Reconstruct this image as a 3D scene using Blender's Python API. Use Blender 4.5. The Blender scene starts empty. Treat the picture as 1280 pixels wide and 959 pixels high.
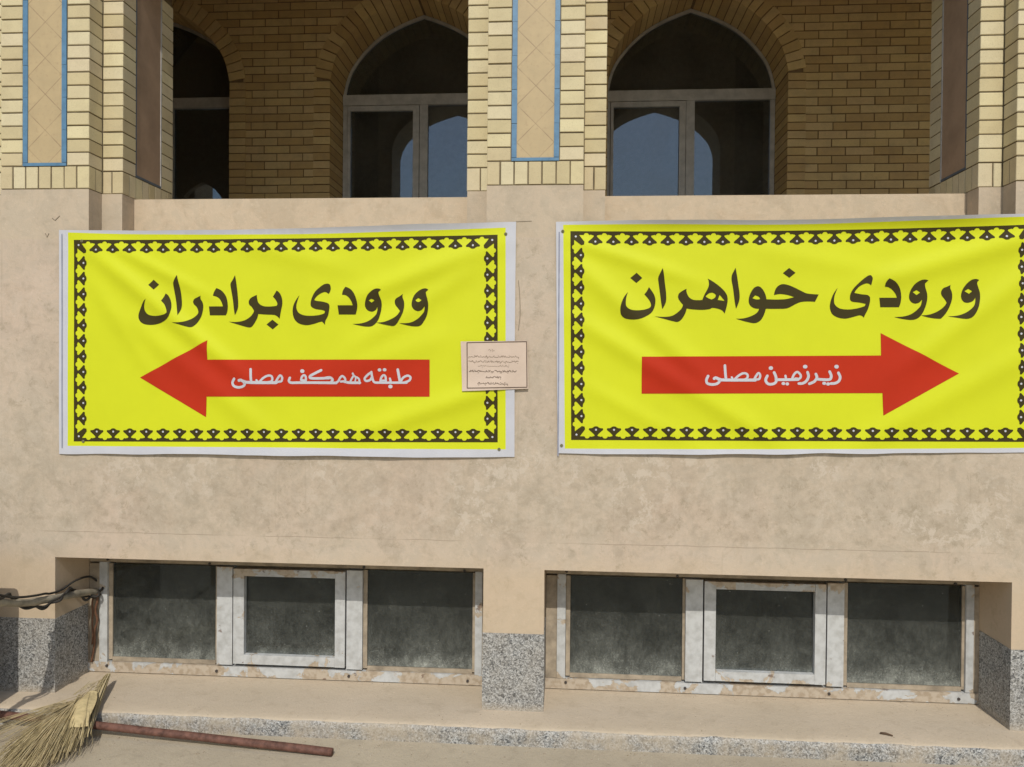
import bpy, math, random
import numpy as np
from mathutils import Vector, Matrix, noise
from mathutils.geometry import delaunay_2d_cdt
random.seed(7)
R = math.radians
C = bpy.context.scene.collection
scene = bpy.context.scene

# ------------------------------------------------------------------ camera
cam = bpy.data.cameras.new('camera')
cam.sensor_width = 36; cam.lens = 27; cam.clip_start = .05; cam.clip_end = 3000
camo = bpy.data.objects.new('camera', cam); C.objects.link(camo)
camo.matrix_world = Matrix(((0.99755, -0.00960, 0.06931, 0), (0.06940, 0.01020, -0.99754, -3.4),
                            (0.00887, 0.99990, 0.01084, 1.59), (0, 0, 0, 1)))
scene.camera = camo
# ------------------------------------------------------------------ sky and sun
SUN_EL, SUN_RIGHT = 44.0, 4.0
w = bpy.data.worlds.new('World'); scene.world = w; w.use_nodes = True
nt = w.node_tree; nt.nodes.clear()
sky = nt.nodes.new('ShaderNodeTexSky'); sky.sky_type = 'NISHITA'; sky.sun_disc = False
sky.sun_elevation = R(SUN_EL); sky.sun_rotation = R(180 - SUN_RIGHT)
sky.air_density = 1.2; sky.dust_density = 1.0
bg = nt.nodes.new('ShaderNodeBackground'); bg.inputs[1].default_value = .14
wo = nt.nodes.new('ShaderNodeOutputWorld')
nt.links.new(sky.outputs[0], bg.inputs[0]); nt.links.new(bg.outputs[0], wo.inputs[0])
sl = bpy.data.lights.new('sun', 'SUN'); sl.energy = 3.0; sl.angle = R(.55); sl.color = (1, .965, .89)
so = bpy.data.objects.new('sun', sl); C.objects.link(so); so.location = (1, -6, 9)
so.rotation_euler = Vector((-math.sin(R(SUN_RIGHT)) * math.cos(R(SUN_EL)), math.cos(R(SUN_RIGHT)) * math.cos(R(SUN_EL)),
                            -math.sin(R(SUN_EL)))).to_track_quat('-Z', 'Y').to_euler()
vs = scene.view_settings
scene.display_settings.display_device = 'sRGB'
vs.view_transform = 'Standard'; vs.look = 'None'; vs.gamma = 1; vs.use_curve_mapping = False
vs.exposure = -0.15
scene.cycles.max_bounces = 8; scene.cycles.diffuse_bounces = 5

# ------------------------------------------------------------------ node helpers
class NM:
    def __init__(s, name):
        s.m = bpy.data.materials.new(name); s.m.use_nodes = True
        s.t = s.m.node_tree; s.t.nodes.clear()
        s.out = s.n('ShaderNodeOutputMaterial'); s.tc = s.n('ShaderNodeTexCoord')
        s.pos = s.tc.outputs['Object']
    def n(s, k, **kw):
        o = s.t.nodes.new(k)
        for a, b in kw.items(): setattr(o, a, b)
        return o
    def l(s, a, b): s.t.links.new(a, b)
    def put(s, sock, v):
        if hasattr(v, 'is_output'): s.l(v, sock)
        else: sock.default_value = v
    def math(s, op, a, b=0., c=0., clamp=False):
        o = s.n('ShaderNodeMath', operation=op, use_clamp=clamp)
        for i, v in enumerate((a, b, c)): s.put(o.inputs[i], v)
        return o.outputs[0]
    def noise(s, scale, detail=4, rough=.55, vec=None, dist=0, stretch=None):
        v = vec or s.pos
        if stretch:
            mp = s.n('ShaderNodeMapping'); s.l(v, mp.inputs[0]); mp.inputs['Scale'].default_value = stretch; v = mp.outputs[0]
        o = s.n('ShaderNodeTexNoise'); s.l(v, o.inputs['Vector'])
        o.inputs['Scale'].default_value = scale; o.inputs['Detail'].default_value = detail
        o.inputs['Roughness'].default_value = rough; o.inputs['Distortion'].default_value = dist
        return o.outputs[0]
    def vor(s, scale, out='Color', feature='F1'):
        o = s.n('ShaderNodeTexVoronoi', feature=feature); s.l(s.pos, o.inputs['Vector']); o.inputs['Scale'].default_value = scale
        return o.outputs[out]
    def ramp(s, fac, stops, interp='LINEAR'):
        o = s.n('ShaderNodeValToRGB'); s.l(fac, o.inputs[0]); cr = o.color_ramp; cr.interpolation = interp
        while len(cr.elements) < len(stops): cr.elements.new(.5)
        for e, (p, c) in zip(cr.elements, stops):
            e.position = p; e.color = tuple(c) + (1,) if hasattr(c, '__len__') else (c, c, c, 1)
        return o.outputs[0]
    def mix(s, fac, a, b, blend='MIX'):
        o = s.n('ShaderNodeMix', data_type='RGBA', blend_type=blend)
        s.put(o.inputs[0], fac)
        for i, v in ((6, a), (7, b)):
            if hasattr(v, 'is_output'): s.l(v, o.inputs[i])
            else: o.inputs[i].default_value = tuple(v) + (1,)
        return o.outputs[2]
    def xyz(s):
        o = s.n('ShaderNodeSeparateXYZ'); s.l(s.pos, o.inputs[0]); return o.outputs
    def island(s): return s.n('ShaderNodeNewGeometry').outputs['Random Per Island']
    def bump(s, h, strength=.3, dist=.002):
        o = s.n('ShaderNodeBump'); s.l(h, o.inputs['Height']); o.inputs['Strength'].default_value = strength
        o.inputs['Distance'].default_value = dist; return o.outputs[0]
    def bsdf(s, col, rough=.85, bump=None, spec=.3, metal=0.):
        b = s.n('ShaderNodeBsdfPrincipled')
        if hasattr(col, 'is_output'): s.l(col, b.inputs['Base Color'])
        else: b.inputs['Base Color'].default_value = tuple(col) + (1,)
        s.put(b.inputs['Roughness'], rough); b.inputs['Specular IOR Level'].default_value = spec
        b.inputs['Metallic'].default_value = metal
        if bump: s.l(bump, b.inputs['Normal'])
        return b
    def done(s, sh):
        s.l(sh.outputs[0], s.out.inputs[0]); return s.m

def m_brick(name, ca, cb, cc, dirt=.25):
    n = NM(name); r = n.island()
    v_ = lambda c, f, g=1., k=1.: (c[0] * f, c[1] * f * g, c[2] * f * k)
    c = n.ramp(r, [(0, v_(ca, .90, .97, .95)), (.12, v_(cc, .95)), (.3, ca), (.45, cb), (.6, v_(ca, 1.03, .985, 1.06)), (.72, v_(cb, 1.04, 1., .93)), (.86, cc), (1, v_(ca, .93, .96, 1.))])
    c = n.mix(n.math('MULTIPLY', n.ramp(n.noise(9, 7, .7, dist=.4), [(.44, 0.), (.74, 1.)]), dirt), c, (.26, .20, .12))
    c = n.mix(n.ramp(n.noise(170, 3), [(.55, 0.), (.75, .35)]), c, (.28, .22, .13))
    return n.done(n.bsdf(c, .9, n.bump(n.noise(220, 4), .35, .002)))

def m_plaster(name, a, b, c, joints=False):
    n = NM(name); x, y, z = n.xyz()
    col = n.mix(n.ramp(n.noise(2.2, 6, .6), [(.36, 0.), (.62, 1.)]), a, b)
    col = n.mix(n.ramp(n.noise(11, 6, .7, dist=.6), [(.50, 0.), (.66, .75)]), col, c)
    col = n.mix(n.ramp(n.noise(34, 5, .7), [(.55, 0.), (.70, .45)]), col, tuple(v * 1.22 for v in a))
    col = n.mix(n.ramp(n.noise(1.6, 5, .65, stretch=(3.5, 1, .35)), [(.55, 0.), (.75, .35)]), col, c)
    col = n.mix(n.ramp(n.noise(5.5, 7, .72, dist=.4), [(.40, 0.), (.47, .35), (.56, 0.)]), col, tuple(v * f for v, f in zip(a, (1.20, 1.14, 1.10))))
    col = n.mix(n.ramp(n.noise(8, 7, .75, dist=1.), [(.56, 0.), (.70, .32)]), col, tuple(v * .78 for v in c))
    if joints:
        dz = n.math('ADD', z, n.math('MULTIPLY', n.math('SUBTRACT', n.noise(7), .5), .012))
        ln = n.math('LESS_THAN', n.math('ABSOLUTE', n.math('SUBTRACT', dz, .848)), .0016)
        ln = n.math('MULTIPLY', ln, n.ramp(n.noise(3.1), [(.42, 0.), (.56, .42)]))
        col = n.mix(ln, col, (.16, .12, .08))
        # faint upright slab joints
        xx = n.math('ADD', x, n.math('MULTIPLY', n.math('SUBTRACT', n.noise(5), .5), .01))
        fr = n.math('ABSOLUTE', n.math('SUBTRACT', n.math('FRACT', n.math('DIVIDE', n.math('ADD', xx, 12.24), .755)), .5))
        ln = n.math('MULTIPLY', n.math('LESS_THAN', fr, .0022), n.ramp(n.noise(2.4), [(.50, 0.), (.66, .22)]))
        col = n.mix(ln, col, (.2, .155, .11))
        # grey weathered band between the banners and the windows
        bd = n.math('ADD', z, n.math('MULTIPLY', n.math('SUBTRACT', n.noise(3.5, 5), .5), .10))
        bd = n.ramp(n.math('MULTIPLY', bd, .5), [(.415, 0.), (.445, 1.), (.60, .8), (.92, .15)])
        bd = n.math('MULTIPLY', bd, n.math('ADD', n.math('MULTIPLY', n.ramp(n.noise(7, 8, .76, dist=.5), [(.42, .0), (.66, .6)]), .8), n.math('MULTIPLY', n.ramp(n.noise(24, 7, .75, dist=.4), [(.46, 0.), (.64, .6)]), .55)))
        col = n.mix(bd, col, (.33, .268, .19))
        col = n.mix(n.ramp(n.noise(1.3, 3), [(.45, 0.), (.65, .45)]), col, n.mix(1., col, (1.06, .97, .98), 'MULTIPLY'))
        fl = n.math('MULTIPLY', n.ramp(n.noise(75, 3, .6), [(.66, 0.), (.70, .55)]), n.ramp(n.noise(4.2, 3), [(.48, 0.), (.60, 1.)]))
        col = n.mix(fl, col, (.62, .54, .43))
        wp = n.math('MULTIPLY', n.ramp(n.noise(15, 9, .78, dist=.3), [(.515, 0.), (.545, .65)]), n.ramp(n.noise(1.9, 4), [(.46, 0.), (.58, 1.)]))
        wp = n.math('MULTIPLY', wp, n.ramp(n.math('MULTIPLY', z, .5), [(.42, 0.), (.445, 1.), (.62, 1.), (.72, .25)]))
        col = n.mix(wp, col, (.56, .475, .375))
        dk = n.math('MULTIPLY', n.ramp(n.noise(19, 9, .78, dist=.4), [(.54, 0.), (.60, .5)]), n.ramp(n.noise(2.7, 4), [(.47, 0.), (.58, 1.)]))
        col = n.mix(dk, col, (.30, .245, .165))
        dr = n.ramp(n.noise(4.5, 6, .65, stretch=(6, 1, .28)), [(.60, 0.), (.70, .30)])
        col = n.mix(dr, col, (.34, .275, .195))
        # peach new mortar low on the narrow piers
        pe = n.ramp(n.math('ADD', z, n.math('MULTIPLY', n.noise(6), .12)), [(.74, .5), (.86, 0.)])
        col = n.mix(pe, col, (.53, .40, .255))
    h = n.math('ADD', n.math('MULTIPLY', n.noise(26, 6, .7), .7), n.math('MULTIPLY', n.noise(160, 4), .35))
    return n.done(n.bsdf(col, .92, n.bump(h, .45, .004), spec=.2))

def m_terrazzo(name, dirt):
    n = NM(name); x, y, z = n.xyz()
    sp = n.n('ShaderNodeSeparateColor'); n.l(n.vor(165), sp.inputs[0])
    c = n.ramp(sp.outputs[0], [(0, (.06, .06, .06)), (.14, (.11, .11, .105)), (.17, (.22, .215, .20)), (.55, (.30, .29, .265)),
                               (.57, (.37, .36, .335)), (1, (.48, .47, .44))], 'LINEAR')
    sp2 = n.n('ShaderNodeSeparateColor'); n.l(n.vor(330), sp2.inputs[0])
    c = n.mix(n.ramp(sp2.outputs[1], [(.70, 0.), (.74, .8)]), c, (.12, .12, .12))
    d = n.math('MULTIPLY', n.ramp(n.noise(6, 6, .7), [(.40, 0.), (.62, 1.)]), dirt)
    c = n.mix(d, c, (.40, .33, .24))
    low = n.ramp(n.math('ADD', z, n.math('MULTIPLY', n.noise(22, 4), .03)), [(.105, .7), (.15, 0.)]) if dirt < .5 else 0.
    c = n.mix(low, c, (.42, .35, .26))
    return n.done(n.bsdf(c, .6, n.bump(n.noise(120), .3, .002), spec=.4))

def m_dust(name, a, b, c, sc=1.):
    n = NM(name)
    col = n.mix(n.ramp(n.noise(1.7 * sc, 7, .65), [(.36, 0.), (.66, 1.)]), a, b)
    col = n.mix(n.ramp(n.noise(13 * sc, 6, .7, dist=.5), [(.52, 0.), (.70, .6)]), col, c)
    col = n.mix(n.ramp(n.noise(95, 4, .7), [(.60, 0.), (.72, .6)]), col, tuple(v * .55 for v in c))
    col = n.mix(n.ramp(n.noise(60, 4, .7), [(.62, 0.), (.74, .4)]), col, tuple(min(.8, v * 1.4) for v in a))
    h = n.math('ADD', n.noise(18, 6, .7), n.math('MULTIPLY', n.noise(130, 4), .5))
    return n.done(n.bsdf(col, .95, n.bump(h, .6, .006), spec=.15))

def m_plain(name, col, rough=.6, spec=.3, metal=0., var=.25, sc=20, bumpv=.15):
    n = NM(name)
    c = n.mix(n.ramp(n.noise(sc, 5, .65), [(.38, 0.), (.68, 1.)]), col, tuple(v * (1 - var) for v in col))
    return n.done(n.bsdf(c, rough, n.bump(n.noise(sc * 6, 3), bumpv, .001), spec, metal))

def m_tile():
    n = NM('tan_tile'); x, y, z = n.xyz(); P = .166
    col = n.mix(n.ramp(n.noise(9, 5), [(.35, 0.), (.65, 1.)]), (.475, .355, .19), (.42, .315, .17))
    col = n.mix(n.ramp(n.noise(60, 4), [(.55, 0.), (.75, .4)]), col, (.33, .22, .12))
    best = None
    for op in ('ADD', 'SUBTRACT'):
        f = n.math('FRACT', n.math('ADD', n.math('DIVIDE', n.math(op, x, z), P), 50.5))
        d = n.math('ABSOLUTE', n.math('SUBTRACT', f, .5))
        ln = n.ramp(d, [(.008, 1.), (.022, 0.)])
        ln = n.math('MULTIPLY', ln, n.ramp(n.noise(11 if op == 'ADD' else 8), [(.38, .25), (.58, .85)]))
        col = n.mix(ln, col, (.24, .16, .085))
    return n.done(n.bsdf(col, .55, n.bump(n.noise(90), .15, .002), spec=.4))

def m_peel(name, thr):
    n = NM(name); x, y, z = n.xyz()
    w_ = n.mix(n.ramp(n.noise(30, 5), [(.4, 0.), (.7, 1.)]), (.50, .50, .485), (.38, .375, .355))
    u = n.mix(n.ramp(n.noise(40, 5), [(.45, 0.), (.6, 1.)]), (.45, .375, .285), (.35, .275, .195))
    low = n.ramp(z, [(.10, .13), (.165, .05), (.22, -0.04), (.58, -0.02), (.64, .10)])
    v = n.math('ADD', n.noise(7, 6, .62, dist=.5), low)
    m = n.ramp(v, [(thr, 0.), (thr + .015, 1.)])
    c = n.mix(m, w_, u)
    c = n.mix(n.math('MULTIPLY', n.ramp(n.noise(11, 4), [(.69, 0.), (.71, 1.)]), .7), c, (.13, .075, .05))
    return n.done(n.bsdf(c, .55, n.bump(n.math('SUBTRACT', 1., m), .5, .0015), spec=.35))

def m_glass(name, tint, dusty):
    n = NM(name)
    fr = n.n('ShaderNodeFresnel'); fr.inputs['IOR'].default_value = 1.45 if dusty else 1.8
    tr = n.n('ShaderNodeBsdfTransparent'); tr.inputs[0].default_value = tuple(tint) + (1,)
    gl = n.n('ShaderNodeBsdfGlossy'); gl.inputs['Roughness'].default_value = .03 if dusty else .008
    gl.inputs[0].default_value = (.66, .82, 1, 1)
    m1 = n.n('ShaderNodeMixShader'); n.l(fr.outputs[0], m1.inputs[0]); n.l(tr.outputs[0], m1.inputs[1]); n.l(gl.outputs[0], m1.inputs[2])
    if not dusty:
        df = n.n('ShaderNodeBsdfDiffuse'); df.inputs[0].default_value = (.5, .46, .38, 1)
        m2 = n.n('ShaderNodeMixShader'); n.l(n.ramp(n.noise(3, 6, .7, dist=.8), [(.35, .035), (.7, .11)]), m2.inputs[0]); n.l(m1.outputs[0], m2.inputs[1]); n.l(df.outputs[0], m2.inputs[2])
        return n.done(m2)
    x, y, z = n.xyz()
    g = n.math('ADD', z, n.math('MULTIPLY', n.math('SUBTRACT', n.noise(6, 6, .7), .5), .22))
    d = n.ramp(g, [(.15, .62), (.195, .36), (.25, .20), (.36, .12), (.60, .06)])
    sp = n.ramp(n.noise(120, 3, .7), [(.50, .8), (.74, 1.5)])
    st = n.math('MULTIPLY', n.ramp(n.noise(5, 8, .78, dist=.25), [(.36, .55), (.66, 1.6)]), n.ramp(n.noise(26, 5, .7, stretch=(1.6, 1, .8)), [(.4, .8), (.7, 1.3)]))
    d = n.math('MULTIPLY', n.math('MULTIPLY', d, sp), st, clamp=True)
    spots = n.ramp(n.vor(46, 'Distance'), [(.06, .65), (.11, 0.)])
    keep = n.ramp(n.noise(17, 3), [(.56, 0.), (.62, 1.)])
    d = n.math('MAXIMUM', d, n.math('MULTIPLY', spots, keep))
    df = n.n('ShaderNodeBsdfDiffuse'); df.inputs[0].default_value = (.40, .41, .36, 1)
    m2 = n.n('ShaderNodeMixShader'); n.l(d, m2.inputs[0]); n.l(m1.outputs[0], m2.inputs[1]); n.l(df.outputs[0], m2.inputs[2])
    return n.done(m2)

M = dict(
    brick=m_brick('cream_brick', (.595, .505, .305), (.635, .55, .355), (.555, .46, .26)),
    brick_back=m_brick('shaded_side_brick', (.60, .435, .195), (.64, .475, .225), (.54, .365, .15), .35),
    mortar=m_plain('raked_mortar', (.18, .14, .085), .95, .1, var=.4), mortar_back=m_plain('brown_raked_mortar', (.24, .165, .085), .95, .1),
    plaster=m_plaster('weathered_plaster', (.495, .412, .315), (.455, .377, .283), (.385, .318, .232), True),
    parapet=m_plaster('pale_stone_cladding', (.52, .42, .30), (.48, .385, .27), (.44, .34, .23)),
    capplaster=m_plaster('smooth_stone_cladding', (.485, .40, .295), (.455, .372, .272), (.41, .336, .243)),
    terrazzo=m_terrazzo('speckled_terrazzo', .2), terrazzo_dirty=m_terrazzo('dusty_terrazzo', .75),
    ledge=m_dust('dusty_cement', (.55, .45, .33), (.50, .41, .295), (.43, .345, .245)),
    ground=m_dust('dusty_concrete_ground', (.46, .39, .285), (.40, .34, .25), (.33, .275, .20)),
    tile=m_tile(), blue=m_plain('blue_glazed_trim', (.10, .215, .335), .35, .5, var=.25, sc=25),
    side_tile=m_plain('brown_tile', (.40, .275, .18), .55, .4, sc=6), trim=m_plain('grey_blue_trim', (.13, .15, .17), .5),
    floor=m_plain('pale_floor_tile', (.70, .58, .41), .5), ceil=m_plain('cream_soffit', (.60, .49, .33), .9),
    dark=m_plain('dim_room', (.55, .50, .42), .95, .1),
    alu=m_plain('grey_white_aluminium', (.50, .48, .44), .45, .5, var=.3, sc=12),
    peel=m_peel('peeling_white_paint', .61), peel_worn=m_peel('mostly_flaked_white_paint', .555), glass=m_glass('window_glass', (.72, .72, .70), False), dusty=m_glass('dusty_glass', (.42, .43, .40), True),
    bolt=m_plain('dark_bolt', (.06, .05, .045), .6),
    yellow=m_plain('yellow_vinyl', (.60, .63, .014), .55, .2, var=.05, sc=3, bumpv=.03),
    white=m_plain('white_vinyl', (.53, .525, .55), .5, .25, var=.08, sc=5, bumpv=.03),
    ink=m_plain('brown_black_ink', (.048, .037, .010), .6, .12, var=.1, sc=6, bumpv=.02),
    red=m_plain('red_ink', (.46, .030, .009), .6, .12, var=.08, sc=4, bumpv=.02),
    hem=m_plain('grey_blue_fold_shade', (.28, .29, .36), .6),
    paper=m_plain('pinkish_paper', (.60, .47, .37), .8, .2, var=.08, sc=12), print=m_plain('brown_print', (.13, .085, .06), .8),
    print_pale=m_plain('pale_brown_print', (.25, .18, .13), .8),
    straw=m_brick('dry_straw', (.47, .375, .195), (.37, .295, .15), (.57, .465, .27), .45),
    husk=m_plain('pale_husk', (.58, .46, .24), .8, sc=40, var=.3),
    rust=m_plain('red_brown_rusty_paint', (.175, .084, .060), .65, .25, var=.6, sc=26, bumpv=.5),
    hose=m_plain('dirty_beige_hose', (.36, .315, .235), .7, var=.45, sc=16),
    cable=m_plain('dusty_black_cable', (.045, .040, .034), .6, var=.5, sc=30), cord=m_plain('brown_cord', (.16, .075, .04), .7),
    metal=m_plain('beige_sheet_metal', (.42, .40, .35), .5), twig=m_plain('dark_twig', (.12, .075, .045), .8),
    putty=m_plain('weathered_putty', (.40, .325, .235), .8, var=.45, sc=14, bumpv=.4),
    grit=m_brick('mixed_grit', (.34, .28, .20), (.26, .21, .15), (.42, .37, .29), .2),
    pencil=m_plain('pencil_mark', (.30, .245, .18), .9), rope=m_plain('dull_metal_eyelet', (.22, .20, .10), .6))

# ------------------------------------------------------------------ mesh helpers
class MB:
    def __init__(s): s.v = []; s.f = []; s.mi = []
    def box(s, x0, x1, y0, y1, z0, z1, mi=0, j=0.):
        r = (lambda: random.uniform(-j, j)) if j else (lambda: 0.)
        x0 += r(); x1 += r(); y0 += r(); z0 += r(); z1 += r()
        b = len(s.v)
        s.v += [(x0, y0, z0), (x1, y0, z0), (x1, y1, z0), (x0, y1, z0), (x0, y0, z1), (x1, y0, z1), (x1, y1, z1), (x0, y1, z1)]
        for f in ((0, 3, 2, 1), (4, 5, 6, 7), (0, 1, 5, 4), (1, 2, 6, 5), (2, 3, 7, 6), (3, 0, 4, 7)):
            s.f.append(tuple(b + i for i in f)); s.mi.append(mi)
    def chip(s, x0, x1, y0, y1, z0, z1, mi=0, j=.0008, c=.0022):
        """brick with a worn (chamfered) front arris"""
        r = lambda: random.uniform(-j, j)
        x0 += r(); x1 += r(); y0 += r(); z0 += r(); z1 += r(); b = len(s.v)
        cc = lambda: c * random.uniform(.4, 1.6)
        s.v += [(x0 + cc(), y0, z0 + cc()), (x1 - cc(), y0, z0 + cc()), (x1 - cc(), y0, z1 - cc()), (x0 + cc(), y0, z1 - cc()),
                (x0, y0 + c, z0), (x1, y0 + c, z0), (x1, y0 + c, z1), (x0, y0 + c, z1), (x0, y1, z0), (x1, y1, z0), (x1, y1, z1), (x0, y1, z1)]
        fs = [(0, 1, 2, 3)]
        for i in range(4):
            k = (i + 1) % 4; fs += [(i, i + 4, k + 4, k), (i + 4, i + 8, k + 8, k + 4)]
        fs.append((11, 10, 9, 8))
        for f in fs: s.f.append(tuple(b + i for i in f)); s.mi.append(mi)
    def prism(s, poly, y0, y1, mi=0):
        b = len(s.v); n = len(poly)
        s.v += [(x, y0, z) for x, z in poly] + [(x, y1, z) for x, z in poly]
        s.f.append(tuple(b + i for i in range(n))); s.f.append(tuple(b + n + i for i in reversed(range(n)))); s.mi += [mi, mi]
        for i in range(n):
            k = (i + 1) % n; s.f.append((b + i, b + n + i, b + n + k, b + k)); s.mi.append(mi)
    def tube(s, pts, r, sides=8, mi=0, cap=True):
        pts = [Vector(p) for p in pts]; n = len(pts); b = len(s.v); up = None
        rr = r if hasattr(r, '__len__') else [r] * n
        for i, p in enumerate(pts):
            t = (pts[min(i + 1, n - 1)] - pts[max(i - 1, 0)]).normalized()
            if up is None: up = t.orthogonal().normalized()
            up = (up - t * up.dot(t)).normalized(); sd = t.cross(up)
            for k in range(sides):
                a = 2 * math.pi * k / sides
                s.v.append(tuple(p + (up * math.cos(a) + sd * math.sin(a)) * rr[i]))
        for i in range(n - 1):
            for k in range(sides):
                q = (k + 1) % sides
                s.f.append((b + i * sides + k, b + i * sides + q, b + (i + 1) * sides + q, b + (i + 1) * sides + k)); s.mi.append(mi)
        if cap:
            s.f.append(tuple(b + k for k in reversed(range(sides)))); s.f.append(tuple(b + (n - 1) * sides + k for k in range(sides))); s.mi += [mi, mi]
    def build(s, name, mats, parent=None, smooth=False, loc=(0, 0, 0)):
        me = bpy.data.meshes.new(name); me.from_pydata(s.v, [], s.f)
        for m in (mats if isinstance(mats, (list, tuple)) else [mats]): me.materials.append(M[m])
        me.polygons.foreach_set('material_index', s.mi)
        if smooth: me.polygons.foreach_set('use_smooth', [True] * len(s.f))
        me.update()
        import bmesh
        if not smooth:
            bm = bmesh.new(); bm.from_mesh(me); bmesh.ops.recalc_face_normals(bm, faces=bm.faces); bm.to_mesh(me); bm.free()
        o = bpy.data.objects.new(name, me); C.objects.link(o)
        o.location = loc
        if parent: o.parent = parent
        return o
def empty(name, loc=(0, 0, 0)):
    o = bpy.data.objects.new(name, None); C.objects.link(o); o.location = loc; o.empty_display_size = .1; return o
def tag(o, label=None, cat=None, group=None, kind=None):
    for k, v in (('label', label), ('category', cat), ('group', group), ('kind', kind)):
        if v: o[k] = v
    return o
def spline(pts, n=6):
    P = [Vector(p) for p in pts]; P = [P[0] * 2 - P[1]] + P + [P[-1] * 2 - P[-2]]; out = []
    for i in range(1, len(P) - 2):
        a, b, c, d = P[i - 1:i + 3]
        for k in range(n):
            t = k / n
            out.append(.5 * ((2 * b) + (c - a) * t + (2 * a - 5 * b + 4 * c - d) * t * t + (3 * b - a - 3 * c + d) * t ** 3))
    out.append(P[-2]); return out

# ---- 2D filling: union of ring sets -> triangles
def inside(px, py, ring):
    r = np.asarray(ring); x0, y0 = r[:, 0], r[:, 1]; x1, y1 = np.roll(x0, -1), np.roll(y0, -1)
    res = np.zeros(len(px), bool)
    for a, b, c, d in zip(x0, y0, x1, y1):
        if b == d: continue
        res ^= ((b > py) != (d > py)) & (px < (c - a) * (py - b) / (d - b) + a)
    return res
def inside_any(px, py, shapes):
    tot = np.zeros(len(px), bool)
    for rings in shapes:
        r = np.zeros(len(px), bool)
        for ring in rings: r ^= inside(px, py, ring)
        tot |= r
    return tot
def fill(shapes, grid=.02, extra=()):
    """shapes: list of ring lists (outer + holes). Returns vertices and triangles."""
    V = []; Ed = []
    for rings in list(shapes) + [[r] for r in extra]:
        for ring in rings:
            b = len(V); V += [Vector(p) for p in ring]; Ed += [(b + i, b + (i + 1) % len(ring)) for i in range(len(ring))]
    a = np.array([tuple(v) for v in V])
    if grid:
        gx, gy = np.meshgrid(np.arange(a[:, 0].min() + grid * .53, a[:, 0].max(), grid), np.arange(a[:, 1].min() + grid * .47, a[:, 1].max(), grid))
        gx, gy = gx.ravel(), gy.ravel(); ok = inside_any(gx, gy, shapes)
        V += [Vector((float(p), float(q))) for p, q in zip(gx[ok], gy[ok])]
    vo, _, fo, *_ = delaunay_2d_cdt(V, Ed, [], 0, 1e-6)
    vo = np.array([tuple(v) for v in vo]); fo = [f for f in fo if len(f) == 3]
    t = np.array(fo); c = vo[t].mean(1)
    e1 = vo[t[:, 1]] - vo[t[:, 0]]; e2 = vo[t[:, 2]] - vo[t[:, 0]]; ar = np.abs(e1[:, 0] * e2[:, 1] - e1[:, 1] * e2[:, 0])
    ln = np.sqrt(np.maximum.reduce([(e1 ** 2).sum(1), (e2 ** 2).sum(1), ((e2 - e1) ** 2).sum(1)]))
    ok = inside_any(c[:, 0], c[:, 1], shapes) & (ar > 2.5e-4 * ln)
    return vo, t[ok], c[ok]
def smooth_ring(ring, corner=48, n=4):
    P = [Vector(p) for p in ring]; m = len(P); out = []; cor = []
    for i in range(m):
        a, b = P[i] - P[i - 1], P[(i + 1) % m] - P[i]
        cor.append(math.degrees(a.angle(b, 0)) > corner)
    for i in range(m):
        p0, p1, p2, p3 = P[i - 1], P[i], P[(i + 1) % m], P[(i + 2) % m]
        t1 = Vector((0, 0)) if cor[i] else (p2 - p0) * .5
        t2 = Vector((0, 0)) if cor[(i + 1) % m] else (p3 - p1) * .5
        if cor[i]: t1 = (p2 - p1) * 1.0 - t2 * .0 if cor[(i + 1) % m] else ((p2 - p1) * 1.5 - t2 * .5)
        if cor[(i + 1) % m]: t2 = (p2 - p1) if cor[i] else ((p2 - p1) * 1.5 - t1 * .5)
        for k in range(n):
            t = k / n; h = t * t
            out.append(tuple(p1 * (2 * h * t - 3 * h + 1) + t1 * (h * t - 2 * h + t) + p2 * (3 * h - 2 * h * t) + t2 * (h * t - h)))
    return out
def stroke_shapes(w, pts):
    out = []; r = w / 2
    pts = spline([(p[0], p[1], 0) for p in pts], 4) if len(pts) > 2 else [Vector((p[0], p[1], 0)) for p in pts]
    for i, p in enumerate(pts):
        out.append([[(p.x + r * math.cos(a * math.pi / 4 + .2 + i), p.y + r * math.sin(a * math.pi / 4 + .2 + i)) for a in range(8)]])
        if i:
            q = pts[i - 1]; d = (p - q)
            if d.length < 1e-5: continue
            d.normalize(); nx, ny = -d.y * r, d.x * r
            out.append([[(q.x + nx, q.y + ny), (p.x + nx, p.y + ny), (p.x - nx, p.y - ny), (q.x - nx, q.y - ny)]])
    return out
def sheet(name, shapes, hf, off, mats, parent=None, grid=.02, regions=None, extra=(), spots=None):
    vo, tr, c = fill(shapes, grid, extra)
    used = sorted(set(tr.ravel().tolist())); ix = {o: i for i, o in enumerate(used)}
    mb = MB(); mb.v = [(vo[i][0], -(hf(vo[i][0], vo[i][1]) + off), vo[i][1]) for i in used]
    a, b, d = vo[tr[:, 0]], vo[tr[:, 1]], vo[tr[:, 2]]
    sg = (b - a)[:, 0] * (d - a)[:, 1] - (b - a)[:, 1] * (d - a)[:, 0]
    mb.f = [tuple(ix[k] for k in (t if s_ > 0 else t[::-1])) for t, s_ in zip(tr.tolist(), sg)]
    mb.mi = [0] * len(mb.f)
    if regions:
        for k, rg in enumerate(regions):
            inn = inside_any(c[:, 0], c[:, 1], [[rg]])
            for i in np.nonzero(inn)[0]: mb.mi[i] = k + 1
    if spots:
        for i in np.nonzero(inside_any(c[:, 0], c[:, 1], spots))[0]: mb.mi[i] = 1
    return mb.build(name, mats, parent, smooth=True)

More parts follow.
